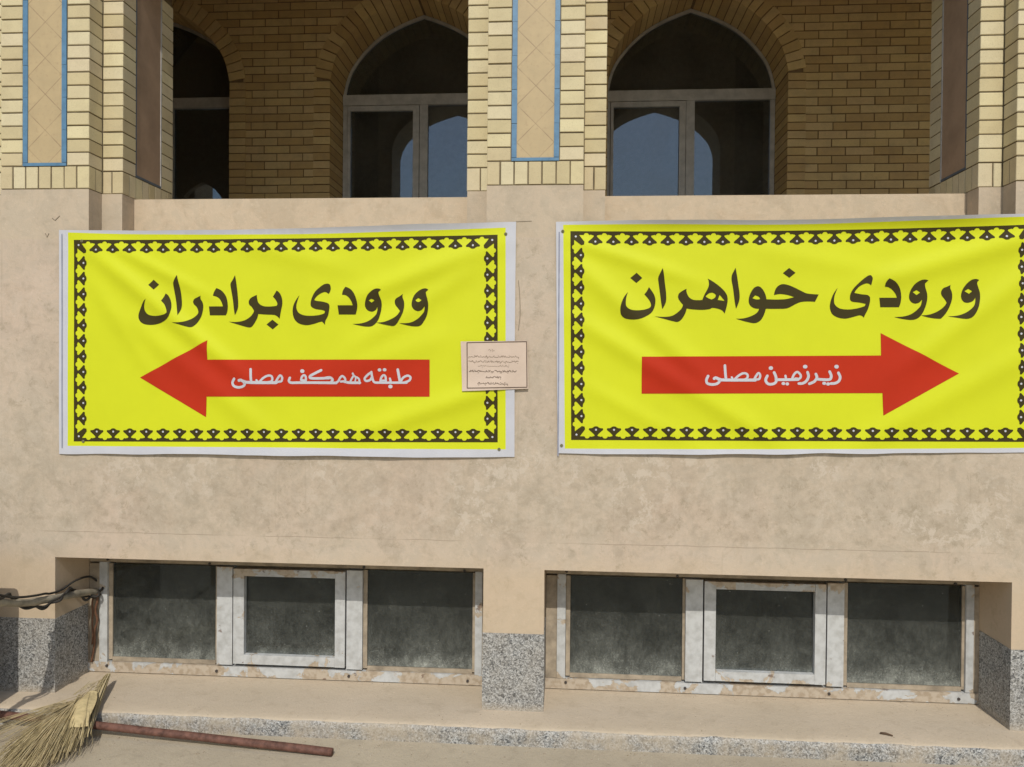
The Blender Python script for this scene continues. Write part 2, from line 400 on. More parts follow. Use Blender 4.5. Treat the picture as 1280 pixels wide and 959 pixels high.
# ------------------------------------------------------------------ lettering outlines in wall coordinates (0.1 mm)
L1=[[[(-19096,19236),(-19261,19065),(-19408,18779),(-19490,18493),(-19436,18265),(-19258,18106),(-18961,18050),(-18636,18080),(-18312,18195),(-18047,18384),(-17942,18612),(-17907,18868),(-17962,19153),(-18080,19380),(-18217,19488),(-18287,19323),(-18392,19152),(-18226,18981),(-18119,18754),(-18095,18612),(-18224,18526),(-18519,18468),(-18815,18467),(-19052,18534),(-19183,18694),(-19213,18893),(-19161,19093)]],[[(-18792,20114),(-18537,19892),(-18772,19664),(-19027,19875)]],[[(-17666,20319),(-17582,19978),(-17498,19523),(-17449,19069),(-17471,18784),(-17605,18499),(-17660,18784),(-17726,19182),(-17816,19637),(-17853,19921),(-17789,20092)]],[[(-16564,19383),(-16569,19241),(-16475,19071),(-16450,18844),(-16519,18503),(-16664,18219),(-16839,18019),(-16986,17950),(-17221,17989),(-17515,18073),(-17869,18168),(-17516,18170),(-17222,18228),(-16929,18360),(-16724,18531),(-16678,18673),(-16755,18872),(-16873,18985),(-16926,19098),(-16874,19229),(-16728,19309)]],[[(-15840,19735),(-15588,19611),(-15383,19357),(-15299,19017),(-15315,18706),(-15396,18501),(-16138,18499),(-16181,18901),(-15526,18903),(-15574,19073),(-15674,19243),(-15821,19344),(-15979,19384),(-15939,19554)]],[[(-14974,20319),(-14914,19979),(-14853,19527),(-14816,19075),(-14838,18792),(-14971,18508),(-15013,18791),(-15061,19187),(-15145,19640),(-15182,19923),(-15089,20093)]],[[(-13958,19427),(-13940,19274),(-13887,19088),(-13753,18964),(-13550,18908),(-13260,18909),(-13029,18938),(-13001,19051),(-13089,19220),(-13205,19349),(-13033,19625),(-12888,19502),(-12789,19277),(-12770,19023),(-12826,18741),(-12899,18346),(-12968,18431),(-13142,18526),(-13548,18542),(-13884,18569),(-13952,18343),(-14125,18059),(-14270,17957),(-14531,18001),(-14881,18101),(-15260,18213),(-14882,18203),(-14533,18272),(-14272,18426),(-14128,18596),(-14082,18709),(-14187,18878),(-14304,18991),(-14328,19132),(-14248,19274),(-14074,19376)]],[[(-13228,18311),(-12949,18098),(-13214,17877),(-13499,18096)]],[[(-11977,19419),(-12159,19165),(-12267,18912),(-12289,18630),(-12212,18349),(-12009,18153),(-11664,18070),(-11319,18128),(-10976,18230),(-10889,18186),(-10803,18085),(-10781,18270),(-10662,18495),(-10607,18748),(-10591,18944),(-10666,19056),(-10924,19129),(-11154,19156),(-11297,19195),(-11212,19336),(-11041,19476),(-10812,19561),(-10640,19477),(-10583,19561),(-10544,19729),(-10585,19898),(-10700,19937),(-10872,19897),(-11071,19757),(-11271,19560),(-11413,19279),(-11463,19026),(-11410,18886),(-11209,18791),(-10950,18758),(-10795,18702),(-10818,18607),(-11035,18533),(-11379,18493),(-11724,18508),(-11983,18603),(-12099,18772),(-12118,18968),(-12062,19194)]],[[(-9871,19797),(-9613,19674),(-9424,19423),(-9324,19087),(-9334,18808),(-9406,18556),(-10165,18553),(-10213,18962),(-9523,18964),(-9581,19143),(-9696,19310),(-9840,19411),(-10011,19433),(-9984,19618)]],[[(-8238,19665),(-8334,19704),(-8476,19704),(-8646,19620),(-8843,19424),(-8955,19144),(-8971,18921),(-8867,18753),(-8668,18687),(-8498,18765),(-8414,18911),(-8440,18643),(-8553,18475),(-8807,18278),(-9147,18165),(-9546,18135),(-9261,18069),(-8919,18015),(-8635,18044),(-8409,18252),(-8298,18531),(-8232,18867),(-8234,19146),(-8332,19425),(-8350,19564)],[(-8689,19256),(-8802,19184),(-8671,19089),(-8541,19184),(-8615,19234)]],[[(-7269,19482),(-7285,19343),(-7216,19148),(-7197,18925),(-7252,18646),(-7391,18367),(-7531,18144),(-7671,18048),(-7898,18075),(-8182,18130),(-8454,18196),(-8126,18225),(-7843,18321),(-7561,18478),(-7421,18646),(-7382,18730),(-7479,18841),(-7610,19008),(-7634,19175),(-7567,19287),(-7426,19370)]],[[(-6116,19667),(-6218,19723),(-6358,19717),(-6554,19622),(-6750,19427),(-6844,19177),(-6853,18954),(-6745,18787),(-6575,18715),(-6407,18772),(-6279,18939),(-6294,18733),(-6378,18594),(-6601,18370),(-6938,18202),(-7418,18172),(-7106,18090),(-6768,18035),(-6486,18065),(-6319,18260),(-6180,18539),(-6121,18872),(-6129,19150),(-6204,19428),(-6228,19567)],[(-6692,19205),(-6563,19300),(-6410,19205),(-6522,19122),(-6618,19133)]]]
R1=[[[(2692,19580),(2519,19355),(2400,19068),(2362,18822),(2405,18576),(2590,18421),(2936,18373),(3260,18424),(3583,18580),(3763,18744),(3862,18990),(3884,19235),(3816,19480),(3598,19798),(3511,19622),(3403,19479),(3534,19336),(3658,19153),(3700,18989),(3620,18887),(3378,18805),(3054,18775),(2789,18815),(2625,18946),(2595,19109),(2621,19355)]],[[(3057,20419),(3302,20194),(3053,19978),(2787,20194)]],[[(4176,20614),(4231,20337),(4288,19929),(4341,19521),(4337,19154),(4187,18840),(4136,19113),(4079,19521),(4013,19970),(3991,20194),(4069,20398)]],[[(5218,19726),(5219,19584),(5310,19380),(5472,19259),(5673,19230),(5894,19239),(5992,19483),(6109,19707),(6167,19890),(6153,20073),(6112,20162),(6346,20032),(6669,19789),(6891,19545),(6974,19322),(6957,19038),(6862,18652),(6740,18794),(6519,18875),(6319,18895),(6199,18841),(5879,18812),(5477,18831),(5235,18871),(5177,18667),(5039,18422),(4859,18287),(4637,18319),(4273,18411),(3847,18520),(4272,18501),(4594,18543),(4835,18687),(5014,18871),(5072,19034),(4950,19176),(4860,19339),(4886,19502),(5026,19624)],[(6033,19394),(6171,19524),(6331,19553),(6473,19464),(6434,19342),(6295,19260),(6154,19313)],[(6633,19464),(6856,19200),(6555,19240)]],[[(7298,20636),(7359,20320),(7426,19883),(7483,19494),(7468,19202),(7343,18861),(7276,19201),(7203,19737),(7136,20101),(7148,20320),(7228,20490)]],[[(8943,19457),(8979,19641),(9072,19811),(9260,19923),(9498,19899),(9783,19788),(10117,19619),(10354,19522),(10818,19484),(10666,19170),(10359,19184),(10075,19159),(9840,19062),(9510,18891),(9131,18866),(8608,18865),(8516,18573),(8376,18354),(8162,18246),(7899,18279),(7612,18351),(7338,18437),(7658,18448),(7992,18547),(8228,18693),(8322,18864),(8131,18887),(7963,18984),(7879,19154),(7896,19397),(8002,19640),(8120,19786),(8262,19835),(8382,19786),(8503,19641),(8591,19447),(8626,19277),(9031,19263),(9410,19279),(9647,19328),(9789,19367),(9598,19439),(9313,19496),(9123,19496)],[(8030,19324),(8148,19446),(8292,19388),(8364,19286),(8198,19267)]],[[(9560,20620),(9832,20416),(9579,20199),(9302,20402)]],[[(11609,19775),(11431,19505),(11315,19167),(11302,18886),(11415,18633),(11664,18493),(11966,18454),(12266,18523),(12566,18597),(12731,18497),(12768,18609),(12890,18862),(12967,19171),(12965,19367),(12854,19462),(12581,19496),(12307,19551),(12360,19664),(12522,19844),(12739,19945),(12875,19945),(12985,19872),(13010,20012),(13035,20180),(12963,20304),(12816,20264),(12546,20040),(12277,19759),(12143,19506),(12130,19281),(12230,19180),(12531,19142),(12794,19086),(12752,18991),(12425,18889),(12043,18843),(11714,18887),(11520,19027),(11463,19196),(11487,19449)]],[[(13716,20164),(13990,20013),(14183,19761),(14258,19453),(14245,19174),(14178,18950),(13406,18948),(13357,19351),(14080,19352),(14024,19509),(13886,19677),(13721,19789),(13558,19816),(13593,20012)]],[[(15358,20086),(15206,20125),(15018,20080),(14804,19929),(14645,19678),(14584,19398),(14651,19203),(14815,19108),(15004,19147),(15121,19287),(15086,19064),(14980,18896),(14713,18672),(14390,18559),(13983,18529),(14337,18447),(14690,18409),(14932,18466),(15119,18645),(15250,18925),(15327,19232),(15328,19511),(15249,19790),(15225,19957)],[(14727,19594),(14888,19678),(15041,19583),(14891,19466)]],[[(16287,19902),(16273,19763),(16346,19568),(16350,19290),(16247,18955),(16090,18676),(15904,18464),(15689,18468),(15364,18523),(15093,18606),(15416,18635),(15738,18759),(16005,18955),(16137,19150),(16054,19289),(15928,19456),(15904,19623),(15993,19763),(16154,19830)]],[[(17453,20109),(17329,20153),(17142,20114),(16931,19931),(16774,19680),(16724,19402),(16807,19207),(16969,19141),(17183,19208),(17298,19364),(17265,19097),(17134,18902),(16868,18707),(16548,18594),(16172,18565),(16495,18510),(16872,18456),(17113,18513),(17271,18680),(17400,18958),(17476,19292),(17482,19570),(17414,19820),(17375,19986)],[(16855,19636),(17014,19736),(17176,19636),(17044,19525)]]]
LW=[(105,[(-14971,15628),(-15052,15457),(-14990,15307),(-14814,15241),(-14598,15271),(-14480,15371),(-14522,15474)]),(120,[(-14742,15551),(-14653,15568),(-14489,15502),(-14204,15465),(-13027,15468)]),(101,[(-14215,16067),(-14197,15723),(-14172,15477)]),(81,[(-13940,15574),(-13838,15468)]),(93,[(-13798,15497),(-13636,15668),(-13434,15777),(-13272,15770),(-13210,15652),(-13278,15513),(-13554,15471)]),(93,[(-13067,15476),(-12955,15674),(-12851,15794),(-12757,15704),(-12784,15546),(-12881,15517),(-12986,15496)]),(105,[(-12397,15691),(-12437,15565),(-12339,15475),(-11936,15479),(-10569,15492)]),(93,[(-11876,15605),(-11837,15744),(-11736,15816),(-11655,15726),(-11662,15529)]),(93,[(-11876,15605),(-11674,15568)]),(155,[(-11838,16000),(-11806,15996)]),(105,[(-10945,16047),(-11294,15875),(-11462,15767),(-11353,15677),(-10570,15696)]),(105,[(-10776,15694),(-10556,15724),(-10427,15631),(-10494,15500)]),(105,[(-11096,15483),(-10254,15483)]),(89,[(-10294,15482),(-10166,15562),(-10075,15720),(-9967,15792),(-9855,15683),(-9874,15573),(-10054,15544)]),(105,[(-9894,15545),(-9654,15500),(-9183,15501)]),(81,[(-9505,15914),(-9436,15797),(-9236,15681),(-9194,15473)]),(77,[(-9464,15824),(-9575,15639),(-9622,15516)]),(58,[(-9406,15530),(-9368,15707)]),(93,[(-8660,15976),(-8838,15849),(-8969,15683),(-8888,15582),(-8717,15635),(-8631,15773)]),(93,[(-8660,15988),(-8619,15734),(-8530,15538),(-8259,15514),(-7070,15525)]),(89,[(-8259,15541),(-8221,15729),(-8115,15848),(-8023,15778),(-8002,15563)]),(74,[(-8220,15612),(-8022,15614)]),(132,[(-8303,16081),(-8279,16081)]),(132,[(-8073,16091),(-8049,16091)]),(89,[(-7824,15702),(-7775,15538)]),(155,[(-7810,15346),(-7786,15346)]),(108,[(-7470,16104),(-7409,15784),(-7363,15542)]),(93,[(-7347,15550),(-7230,15738),(-7033,15838),(-6898,15769),(-6945,15624),(-7169,15528)])]
RW=[(105,[(6164,15938),(6094,15767),(6137,15623),(6330,15573),(6543,15606),(6659,15720),(6607,15813)]),(116,[(6429,15832),(6505,15863),(6683,15793),(6912,15774),(8200,15781)]),(100,[(6894,16403),(6919,16032),(6947,15785)]),(79,[(7189,15895),(7261,15777)]),(89,[(7316,15809),(7466,15954),(7667,16069),(7834,16040),(7866,15912),(7746,15803),(7392,15779)]),(89,[(8139,15796),(8248,16002),(8337,16085),(8399,15978),(8356,15829),(8225,15812)]),(105,[(8701,15970),(8633,15780),(8736,15627),(8932,15619),(9071,15717),(9064,15922),(8986,16117)]),(147,[(8833,16305),(8858,16305)]),(105,[(9065,15835),(9206,15806),(10007,15823)]),(84,[(9464,15982),(9496,15824)]),(126,[(9373,15643),(9393,15643)]),(126,[(9539,15630),(9554,15630)]),(89,[(9737,15826),(9829,16047),(9968,16146),(10105,16009),(10066,15865),(9881,15863)]),(105,[(10393,16139),(10435,15960),(10348,15765),(10194,15661),(10034,15650)]),(147,[(10275,16378),(10305,16379)]),(105,[(10743,16065),(10785,15912),(10672,15738),(10474,15644)]),(105,[(10766,15851),(11055,15828),(11329,15841),(11386,15994),(11319,16172)]),(126,[(11082,15670),(11107,15670)]),(126,[(11247,15641),(11271,15641)]),(105,[(11688,16125),(11759,15947),(11712,15778),(11564,15680),(11381,15663)]),(147,[(11590,16389),(11620,16389)])]
AL=[(-19420,15642),(-16202,17362),(-16235,16482),(-6042,16565),(-6029,14908),(-16265,14805),(-16298,13869)]
AR=[(16675,16140),(13436,17839),(13459,16882),(3312,16757),(3329,15142),(13538,15274),(13584,14315)]
BL=[(-22602,21938),(-3050,22102),(-2970,12920),(-22584,12671)]
BR=[(157,22247),(19588,22436),(19731,13275),(280,13074)]
SL=[(-23341,22418),(-19256,22346),(-12530,22397),(-7422,22528),(-2241,22680),(-2249,17636),(-2218,12258),(-8071,12198),(-12470,12181),(-17702,12152),(-23315,12099),(-23328,17156)]
SR=[(-479,22671),(4215,22665),(9326,22639),(14329,22733),(19226,22875),(20547,22901),(20596,17757),(20674,12850),(15129,12728),(9451,12604),(4671,12510),(-311,12465),(-393,17294)]
YL=[(-22899,22288),(-19255,22182),(-12528,22156),(-7420,22261),(-2698,22418),(-2656,17634),(-2612,12606),(-8074,12557),(-12472,12543),(-17703,12499),(-22891,12456),(-22904,17158)]
YR=[(-162,22529),(4217,22508),(9329,22467),(14331,22580),(19228,22757),(19970,22787),(20049,17754),(20123,13028),(15127,12916),(9449,12811),(4669,12737),(3,12682),(-76,17296)]
NP=[(-4649,17375),(-1698,17427),(-1626,15309),(-4560,15173)]
NF=[(-4363,17323),(-1723,17385),(-1687,15372),(-4335,15310)]
# ------------------------------------------------------------------ ground
GZ = .018
mb = MB(); mb.v = [(-300, -400, GZ), (300, -400, GZ), (300, .3, GZ), (-300, .3, GZ)]; mb.f = [(0, 1, 2, 3)]; mb.mi = [0]
tag(mb.build('ground', 'ground'), kind='structure')

# ------------------------------------------------------------------ the building
bld = tag(empty('arcade_building'), 'cream brick arcade building with pointed arches above a beige plastered base and low basement windows', 'building')
CORES = [-4.675, -2.41, -.1425, 2.1085, 4.37]; HC = .2135          # pier centres
OPEN = [(-2.354, -.356), (-.085, 1.905)]; WT, WB, LT = .727, .095, 2.2
XA, XB = -6.2, 5.9
mb = MB()
for a, b in ((XA, OPEN[0][0]), (OPEN[0][1], OPEN[1][0]), (OPEN[1][1], XB)): mb.box(a, b, 0, .35, WB, WT)
# wall band over the windows, slightly wavy front
def wavy(x0, x1, z0, z1, y1, step=.12):
    nx, nz = max(2, int((x1 - x0) / step)), max(2, int((z1 - z0) / step)); b = len(mb.v)
    for k in range(nz + 1):
        for i in range(nx + 1):
            x = x0 + (x1 - x0) * i / nx; z = z0 + (z1 - z0) * k / nz
            e = 0 < i < nx and 0 < k < nz
            mb.v.append((x, .004 * noise.noise((x * 1.3, 0, z * 1.3)) if e else 0, z))
    for k in range(nz):
        for i in range(nx):
            q = b + k * (nx + 1) + i; mb.f.append((q, q + 1, q + nx + 2, q + nx + 1)); mb.mi.append(0)
    b2 = len(mb.v); mb.v += [(x0, 0, z0), (x1, 0, z0), (x1, y1, z0), (x0, y1, z0), (x0, 0, z1), (x1, 0, z1), (x1, y1, z1), (x0, y1, z1)]
    for f in ((0, 3, 2, 1), (4, 5, 6, 7), (1, 2, 6, 5), (2, 3, 7, 6), (3, 0, 4, 7)): mb.f.append(tuple(b2 + i for i in f)); mb.mi.append(0)
wavy(XA, XB, WT, LT, .35)
mb.build('plaster_wall', 'plaster', bld)

for a, b, la in ((OPEN[0][1] - .002, OPEN[1][0] + .002, None), (-2.627, OPEN[0][0] + .002, None), (OPEN[1][1] - .002, 2.178, None)):
    mb = MB(); mb.box(a, b, -.003, .247, WB, .440)
    mb.build('terrazzo_base_panel', 'terrazzo', bld)

# ledge (step) running along the foot of the wall
prof = [(.35, .097), (.24, .097), (.12, .0955), (0, .095), (-.06, .0945), (-.11, .094), (-.145, .0915), (-.161, .087), (-.168, .078), (-.170, .060), (-.170, -.02)]
mb = MB(); nx = 600
for i in range(nx + 1):
    x = XA + (XB - XA) * i / nx
    for k, (y, z) in enumerate(prof):
        a = {6: .6, 7: 1, 8: 1, 9: .35}.get(k, 0)
        nz_ = noise.noise((x * 7, k * .7, 0)) * .006 + noise.noise((x * 26, k, 3)) * .003
        mb.v.append((x, y + a * nz_ + (.004 * noise.noise((x * .8, 5, 1)) if k > 4 else 0), z + (a * .6 * nz_ if z < .0951 else 0)))
n = len(prof)
for i in range(nx):
    for k in range(n - 1):
        q = i * n + k; mb.f.append((q, q + n, q + n + 1, q + 1)); mb.mi.append(1 if k >= 7 else 0)
mb.build('ledge', ['ledge', 'terrazzo_dirty'], bld, smooth=True)

# brick piers
CH = .0615; BZ = 2.434; SZ = 2.537; TOPZ = 3.562
def pier(cx):
    x0, x1 = cx - HC, cx + HC; mb = MB()
    mb.box(x0 + .004, x1 - .004, .004, .104, BZ - .004, 5.3, 1)
    mb.box(x0 - .098, x1 + .098, .1045, .556, BZ - .004, 5.3, 1)
    nC = int((TOPZ - SZ) / CH)
    for i in range(nC):
        z = SZ + i * CH
        for a, b in ((x0, x0 + .105), (x1 - .105, x1)): mb.chip(a, b, random.uniform(-.0012, .0012), .1, z + .003, z + CH - .003)
    wS = (2 * HC - 6 * .006) / 7
    for i in range(7):
        a = x0 + i * (wS + .006)
        if i in (0, 6):
            mb.chip(a, a + wS, 0, .046, BZ, SZ - .003); mb.box(a, a + wS, .052, .1, BZ, SZ - .003, 0, .0005)
        else: mb.chip(a, a + wS, random.uniform(-.001, .001), .1, BZ, SZ - .003)
    for sgn in (-1, 1):
        xi, xo = (x1, x1 + .102) if sgn > 0 else (x0 - .102, x0)
        xi += .002 * sgn * (sgn > 0); zo = 0.
        a, b = (xi + .003, xo) if sgn > 0 else (xi, xo - .003)
        for i in range(1, nC + 1):
            z = SZ - CH + zo + i * CH; zz = max(z + .003, SZ + .001)
            mb.chip(a, b, .1 + random.uniform(-.0012, .0012), .208, zz, z + CH - .003)
            mb.box(a, b, .452, .56, zz, z + CH - .003, 0, .0006)
        m_ = .45 if sgn > 0 else .62
        mid = a + (b - a) * (m_ if sgn > 0 else .62)
        mb.chip(a, mid - .003, .1, .152, BZ - .002, SZ - .004); mb.chip(mid + .003, b, .1, .152, BZ - .002, SZ - .004)
        y = .158
        while y < .55:
            mb.box(a, b, y, min(y + .052, .56), BZ - .002, SZ - .004, 0, .0005); y += .058
    p = mb.build('brick_pier', ['brick', 'mortar'], bld)
    t = MB(); t.box(x0 + .131 - cx, x1 - .131 - cx, .003, .02, .015, 1.5); t.build('tile_panel', 'tile', p, loc=(cx, 0, SZ))
    t = MB()
    for s in (-1, 1):
        a = s * (HC - .131); b = s * (HC - .1085); a, b = min(a, b), max(a, b); z = .017
        while z < 1.45: t.box(a, b, -.0015, .02, z, z + .148, 0, .0006); z += .1495
    t.box(-HC + .1085, HC - .1085, -.002, .02, .0005, .0145, 0)
    t.build('blue_trim', 'blue', p, loc=(cx, 0, SZ))
    for s in (-1, 1):
        xx = cx + s * (HC + .100); a, b = sorted((xx - s * .02, xx - s * .001))
        t = MB(); t.box(a, b, .219, .441, SZ + .012, TOPZ); t.build('side_panel', 'side_tile', p)
        a, b = sorted((xx - s * .02, xx + s * .002)); t = MB()
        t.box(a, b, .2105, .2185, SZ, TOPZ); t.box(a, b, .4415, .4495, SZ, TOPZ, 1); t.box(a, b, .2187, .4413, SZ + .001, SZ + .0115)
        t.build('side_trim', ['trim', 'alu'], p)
    t = MB(); t.box(x0, x1, 0, .0995, LT, BZ - .0045); t.box(x0 - .1, x1 + .1, .1, .56, LT, BZ - .0045)
    t.build('plaster_foot', 'capplaster', p)
    return p
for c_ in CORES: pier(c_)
for a, b in zip(CORES, CORES[1:]):
    mb = MB(); mb.box(a + HC + .101, b - HC - .101, .2, .5, LT, 2.426)
    mb.build('parapet', 'parapet', bld)

# arch outlines
PROF = [(0, 0), (.035, .17), (.09, .32), (.18, .46), (.30, .60), (.45, .735), (.62, .84), (.80, .925), (1, 1)]   # from springing to apex
def arch(cx, half, zs, rise, n=4):
    pr = [(p.x, p.y) for p in spline([(x, y, 0) for x, y in PROF], n)]
    l = [(cx - half + half * u, zs + rise * v) for u, v in pr]
    return l, [(2 * cx - x, z) for x, z in reversed(l)][1:]
def arch_ring(cx, half, z0, zs, rise):
    l, r = arch(cx, half, zs, rise)
    return [(cx - half, z0)] + l + r + [(cx + half, z0)]
def wall_holes(name, x0, x1, z0, z1, holes, y0, y1, mat, parent):
    o = [(x0, z0), (x1, z0), (x1, z1), (x0, z1)]
    vo, tr, _ = fill([[o] + holes], 0)
    m = MB(); n = len(vo); m.v = [(x, y0, z) for x, z in vo] + [(x, y1, z) for x, z in vo]
    m.f = [tuple(t) for t in tr.tolist()] + [tuple(n + i for i in t) for t in tr.tolist()]
    for ring in [o] + holes:
        b = len(m.v); k = len(ring); m.v += [(x, y0, z) for x, z in ring] + [(x, y1, z) for x, z in ring]
        m.f += [(b + i, b + (i + 1) % k, b + k + (i + 1) % k, b + k + i) for i in range(k)]
    m.mi = [0] * len(m.f); return m.build(name, mat, parent)
# upper front wall with the arches over the openings
FZ = 3.57
ol = [(XA, FZ)]
for a, e in zip(CORES, CORES[1:]):
    c = (a + e) / 2; hf = (e - a) / 2 - HC - .1 - .15; l, r = arch(c, hf, 4.08, .52)
    ol += [(c - hf, FZ)] + l + r + [(c + hf, FZ)]
ol += [(XB, FZ), (XB, 5.3), (XA, 5.3)]
mb = MB(); vo, tr, _ = fill([[ol]], 0); n = len(vo)
mb.v = [(x, .106, z) for x, z in vo] + [(x, .553, z) for x, z in vo]
mb.f = [tuple(t) for t in tr.tolist()] + [tuple(n + i for i in t) for t in tr.tolist()]
k = len(ol); q = len(mb.v); mb.v += [(x, .106, z) for x, z in ol] + [(x, .553, z) for x, z in ol]
mb.f += [(q + i, q + (i + 1) % k, q + k + (i + 1) % k, q + k + i) for i in range(k)]
mb.mi = [0] * len(mb.f); mb.build('arch_front_wall', 'parapet', bld)

# arcade behind: floor, ceiling, end walls
mb = MB(); mb.box(XA, XB, .36, 2.46, 1.42, 1.5); mb.build('arcade_floor', 'floor', bld)
mb = MB(); mb.box(XA - .2, XB + .2, -.1, 6.4, 5.31, 5.5); mb.build('roof_slab', 'ceil', bld)
for a in (XA, XB - .2):
    mb = MB(); mb.box(a, a + .2, .56, 2.45, 1.5, 5.3); mb.build('arcade_end_wall', 'brick_back', bld)
# back wall with three arched windows
WX = [-3.30, -1.17, .962]; WH, WS, WR, WY = .665, 3.86, .645, 2.45
RT = .13
outer = [arch_ring(c, WH + RT * .92, 1.6, WS, WR + RT * 1.15) for c in WX]
inner = [arch_ring(c, WH, 2.2, WS, WR) for c in WX]
bw = wall_holes('arcade_back_wall', XA, XB, 1.5, 5.3, [arch_ring(c, WH + .002, 2.2, WS, WR + .002) for c in WX], WY + .006, WY + .40, 'mortar_back', bld)
mb = MB(); z = 2.56; row = 0; BL_, BH_ = .205, .0615
cand = []
while z < 4.9:
    x = -4.2 + (BL_ / 2 if row % 2 else 0) + random.uniform(-.006, .006)
    while x < 4.2:
        cand.append((x, z)); x += BL_
    z += BH_; row += 1
ca = np.array(cand)
oa, _ = arch(0, WH + RT * .95, WS, WR + RT * 1.1, 8)
def edge(z):
    if z <= WS: return WH + RT
    for (xa, za), (xb, zb) in zip(oa, oa[1:]):
        if za <= z <= zb: return -(xa + (xb - xa) * (z - za) / max(zb - za, 1e-6))
    return 0
hit = inside_any(ca[:, 0] + BL_ / 2, ca[:, 1] + BH_ / 2, [[o] for o in outer])
for (x, z), h in zip(cand, hit):
    x0_, x1_ = x + .004, x + BL_ - .004
    for c in WX:
        e = min(edge(z + .004), edge(z + BH_ - .004)) - .004 if z + BH_ < WS + WR + RT else 0
        if e <= 0: continue
        if c - e < x0_ and x1_ < c + e: x1_ = x0_
        elif x0_ < c - e < x1_: x1_ = c - e
        elif x0_ < c + e < x1_: x0_ = c + e
    if x1_ - x0_ > .012: mb.box(x0_, x1_, WY + random.uniform(-.0015, .0015), WY + .012, z + .004, z + BH_ - .004, 0, .0012)
mb.build('wall_bricks', 'brick_back', bw)
# unseen wall added past the left pier; its pointed hole shapes a window reflection
wall_holes('reflection_screen_wall', -4.56, -2.62, 1.5, 5.3, [arch_ring(-4.08, .27, 2.5, 3.40, .32)], .56, .64, 'parapet', bld)
def window_ring(c):
    mb = MB(); z = 2.5
    while z < WS - .02:
        for s in (-1, 1):
            a, b = sorted((c + s * WH, c + s * (WH + RT)))
            mb.box(a, b, WY - .006, WY + .38, z + .004, z + BH_ - .004, 0, .0012)
        z += BH_
    l, r = arch(c, WH, WS, WR, 10)
    for side, pts in ((0, l), (1, r)):
        P = [Vector(p) for p in pts]; L = [0]
        for a, b in zip(P, P[1:]): L.append(L[-1] + (b - a).length)
        nb = round(L[-1] / .0635); 
        def at(s):
            s = min(max(s, 0), L[-1] - 1e-6); i = max(k for k in range(len(L) - 1) if L[k] <= s)
            t = (P[i + 1] - P[i]).normalized(); q = P[i] + t * (s - L[i])
            i0, i1 = max(i - 6, 0), min(i + 7, len(P) - 1); t2 = (P[i1] - P[i0]).normalized()
            nrm = Vector((-t2.y, t2.x)); return q, nrm
        for k in range(nb):
            s0, s1 = (k + .06) * L[-1] / nb, (k + .94) * L[-1] / nb
            (p, n0), (q, n1) = at(s0), at(s1); d = RT + random.uniform(-.002, .002)
            mb.prism([tuple(p), tuple(q), tuple(q + n1 * d), tuple(p + n0 * d)], WY - .007, WY + .38)
    mb.build('window_arch_bricks', 'brick_back', bw)
for c in WX: window_ring(c)
ARCH_LABEL = ['arched window at the far left with only its right part in view', 'arched window behind the left opening', 'arched window behind the right opening']
for c, lab in zip(WX, ARCH_LABEL):
    h = WH - .004; y0, y1 = WY + .335, WY + .375; mb = MB()
    l, r = arch(c, h, WS, WR - .004, 5); P = l + r; l2, r2 = arch(c, h - .022, WS, WR - .03, 5); Q = l2 + r2
    for i in range(len(P) - 1): mb.prism([P[i], P[i + 1], Q[i + 1], Q[i]], y0, y1)
    for s in (-1, 1): a, b = sorted((c + s * h, c + s * (h - .035))); mb.box(a, b, y0 - .002, y1, 2.25, WS - .0855)
    mb.box(c - h, c + h, y0 - .012, y1, WS - .085, WS)
    mb.box(c - .028, c + .038, y0 - .006, y1, 2.25, WS - .0855)
    f = mb.build('arched_window', 'alu', bld); tag(f, lab)
    sm = MB(); a, b = c - h + .04, c - .032; zt = WS - .09
    sm.box(a, a + .022, y0 - .012, y0 + .03, 2.25, zt - .0405); sm.box(b - .05, b, y0 - .012, y0 + .03, 2.25, zt - .0405); sm.box(a, b, y0 - .012, y0 + .03, zt - .04, zt)
    sm.build('sash', 'alu', f)
    g = MB(); g.prism([(x, z) for x, z in Q], y0 + .016, y0 + .022); g.build('pane', 'glass', f)
    g = MB(); g.box(a + .023, b - .051, y0 + .010, y0 + .016, 2.25, zt - .041); g.build('pane', 'glass', f)
    g = MB(); g.box(c + .039, c + h - .036, y0 + .016, y0 + .022, 2.25, WS - .086)
    g.build('pane', 'glass', f)
def room(x0, x1, y0, y1, z0, z1):
    mb = MB(); t = .1
    mb.box(x0, x1, y1, y1 + t, z0, z1); mb.box(x0 - t, x0, y0, y1, z0, z1); mb.box(x1, x1 + t, y0, y1, z0, z1)
    mb.box(x0, x1, y0, y1, z0 - t, z0); mb.box(x0, x1, y0, y1, z1, z1 + t)
    mb.build('room_interior', 'dark', bld)
room(XA + .2, XB - .2, WY + .41, 4.6, 1.2, 5.2)
room(XA + .2, XB - .2, .351, 4.2, -1.3, 1.30)

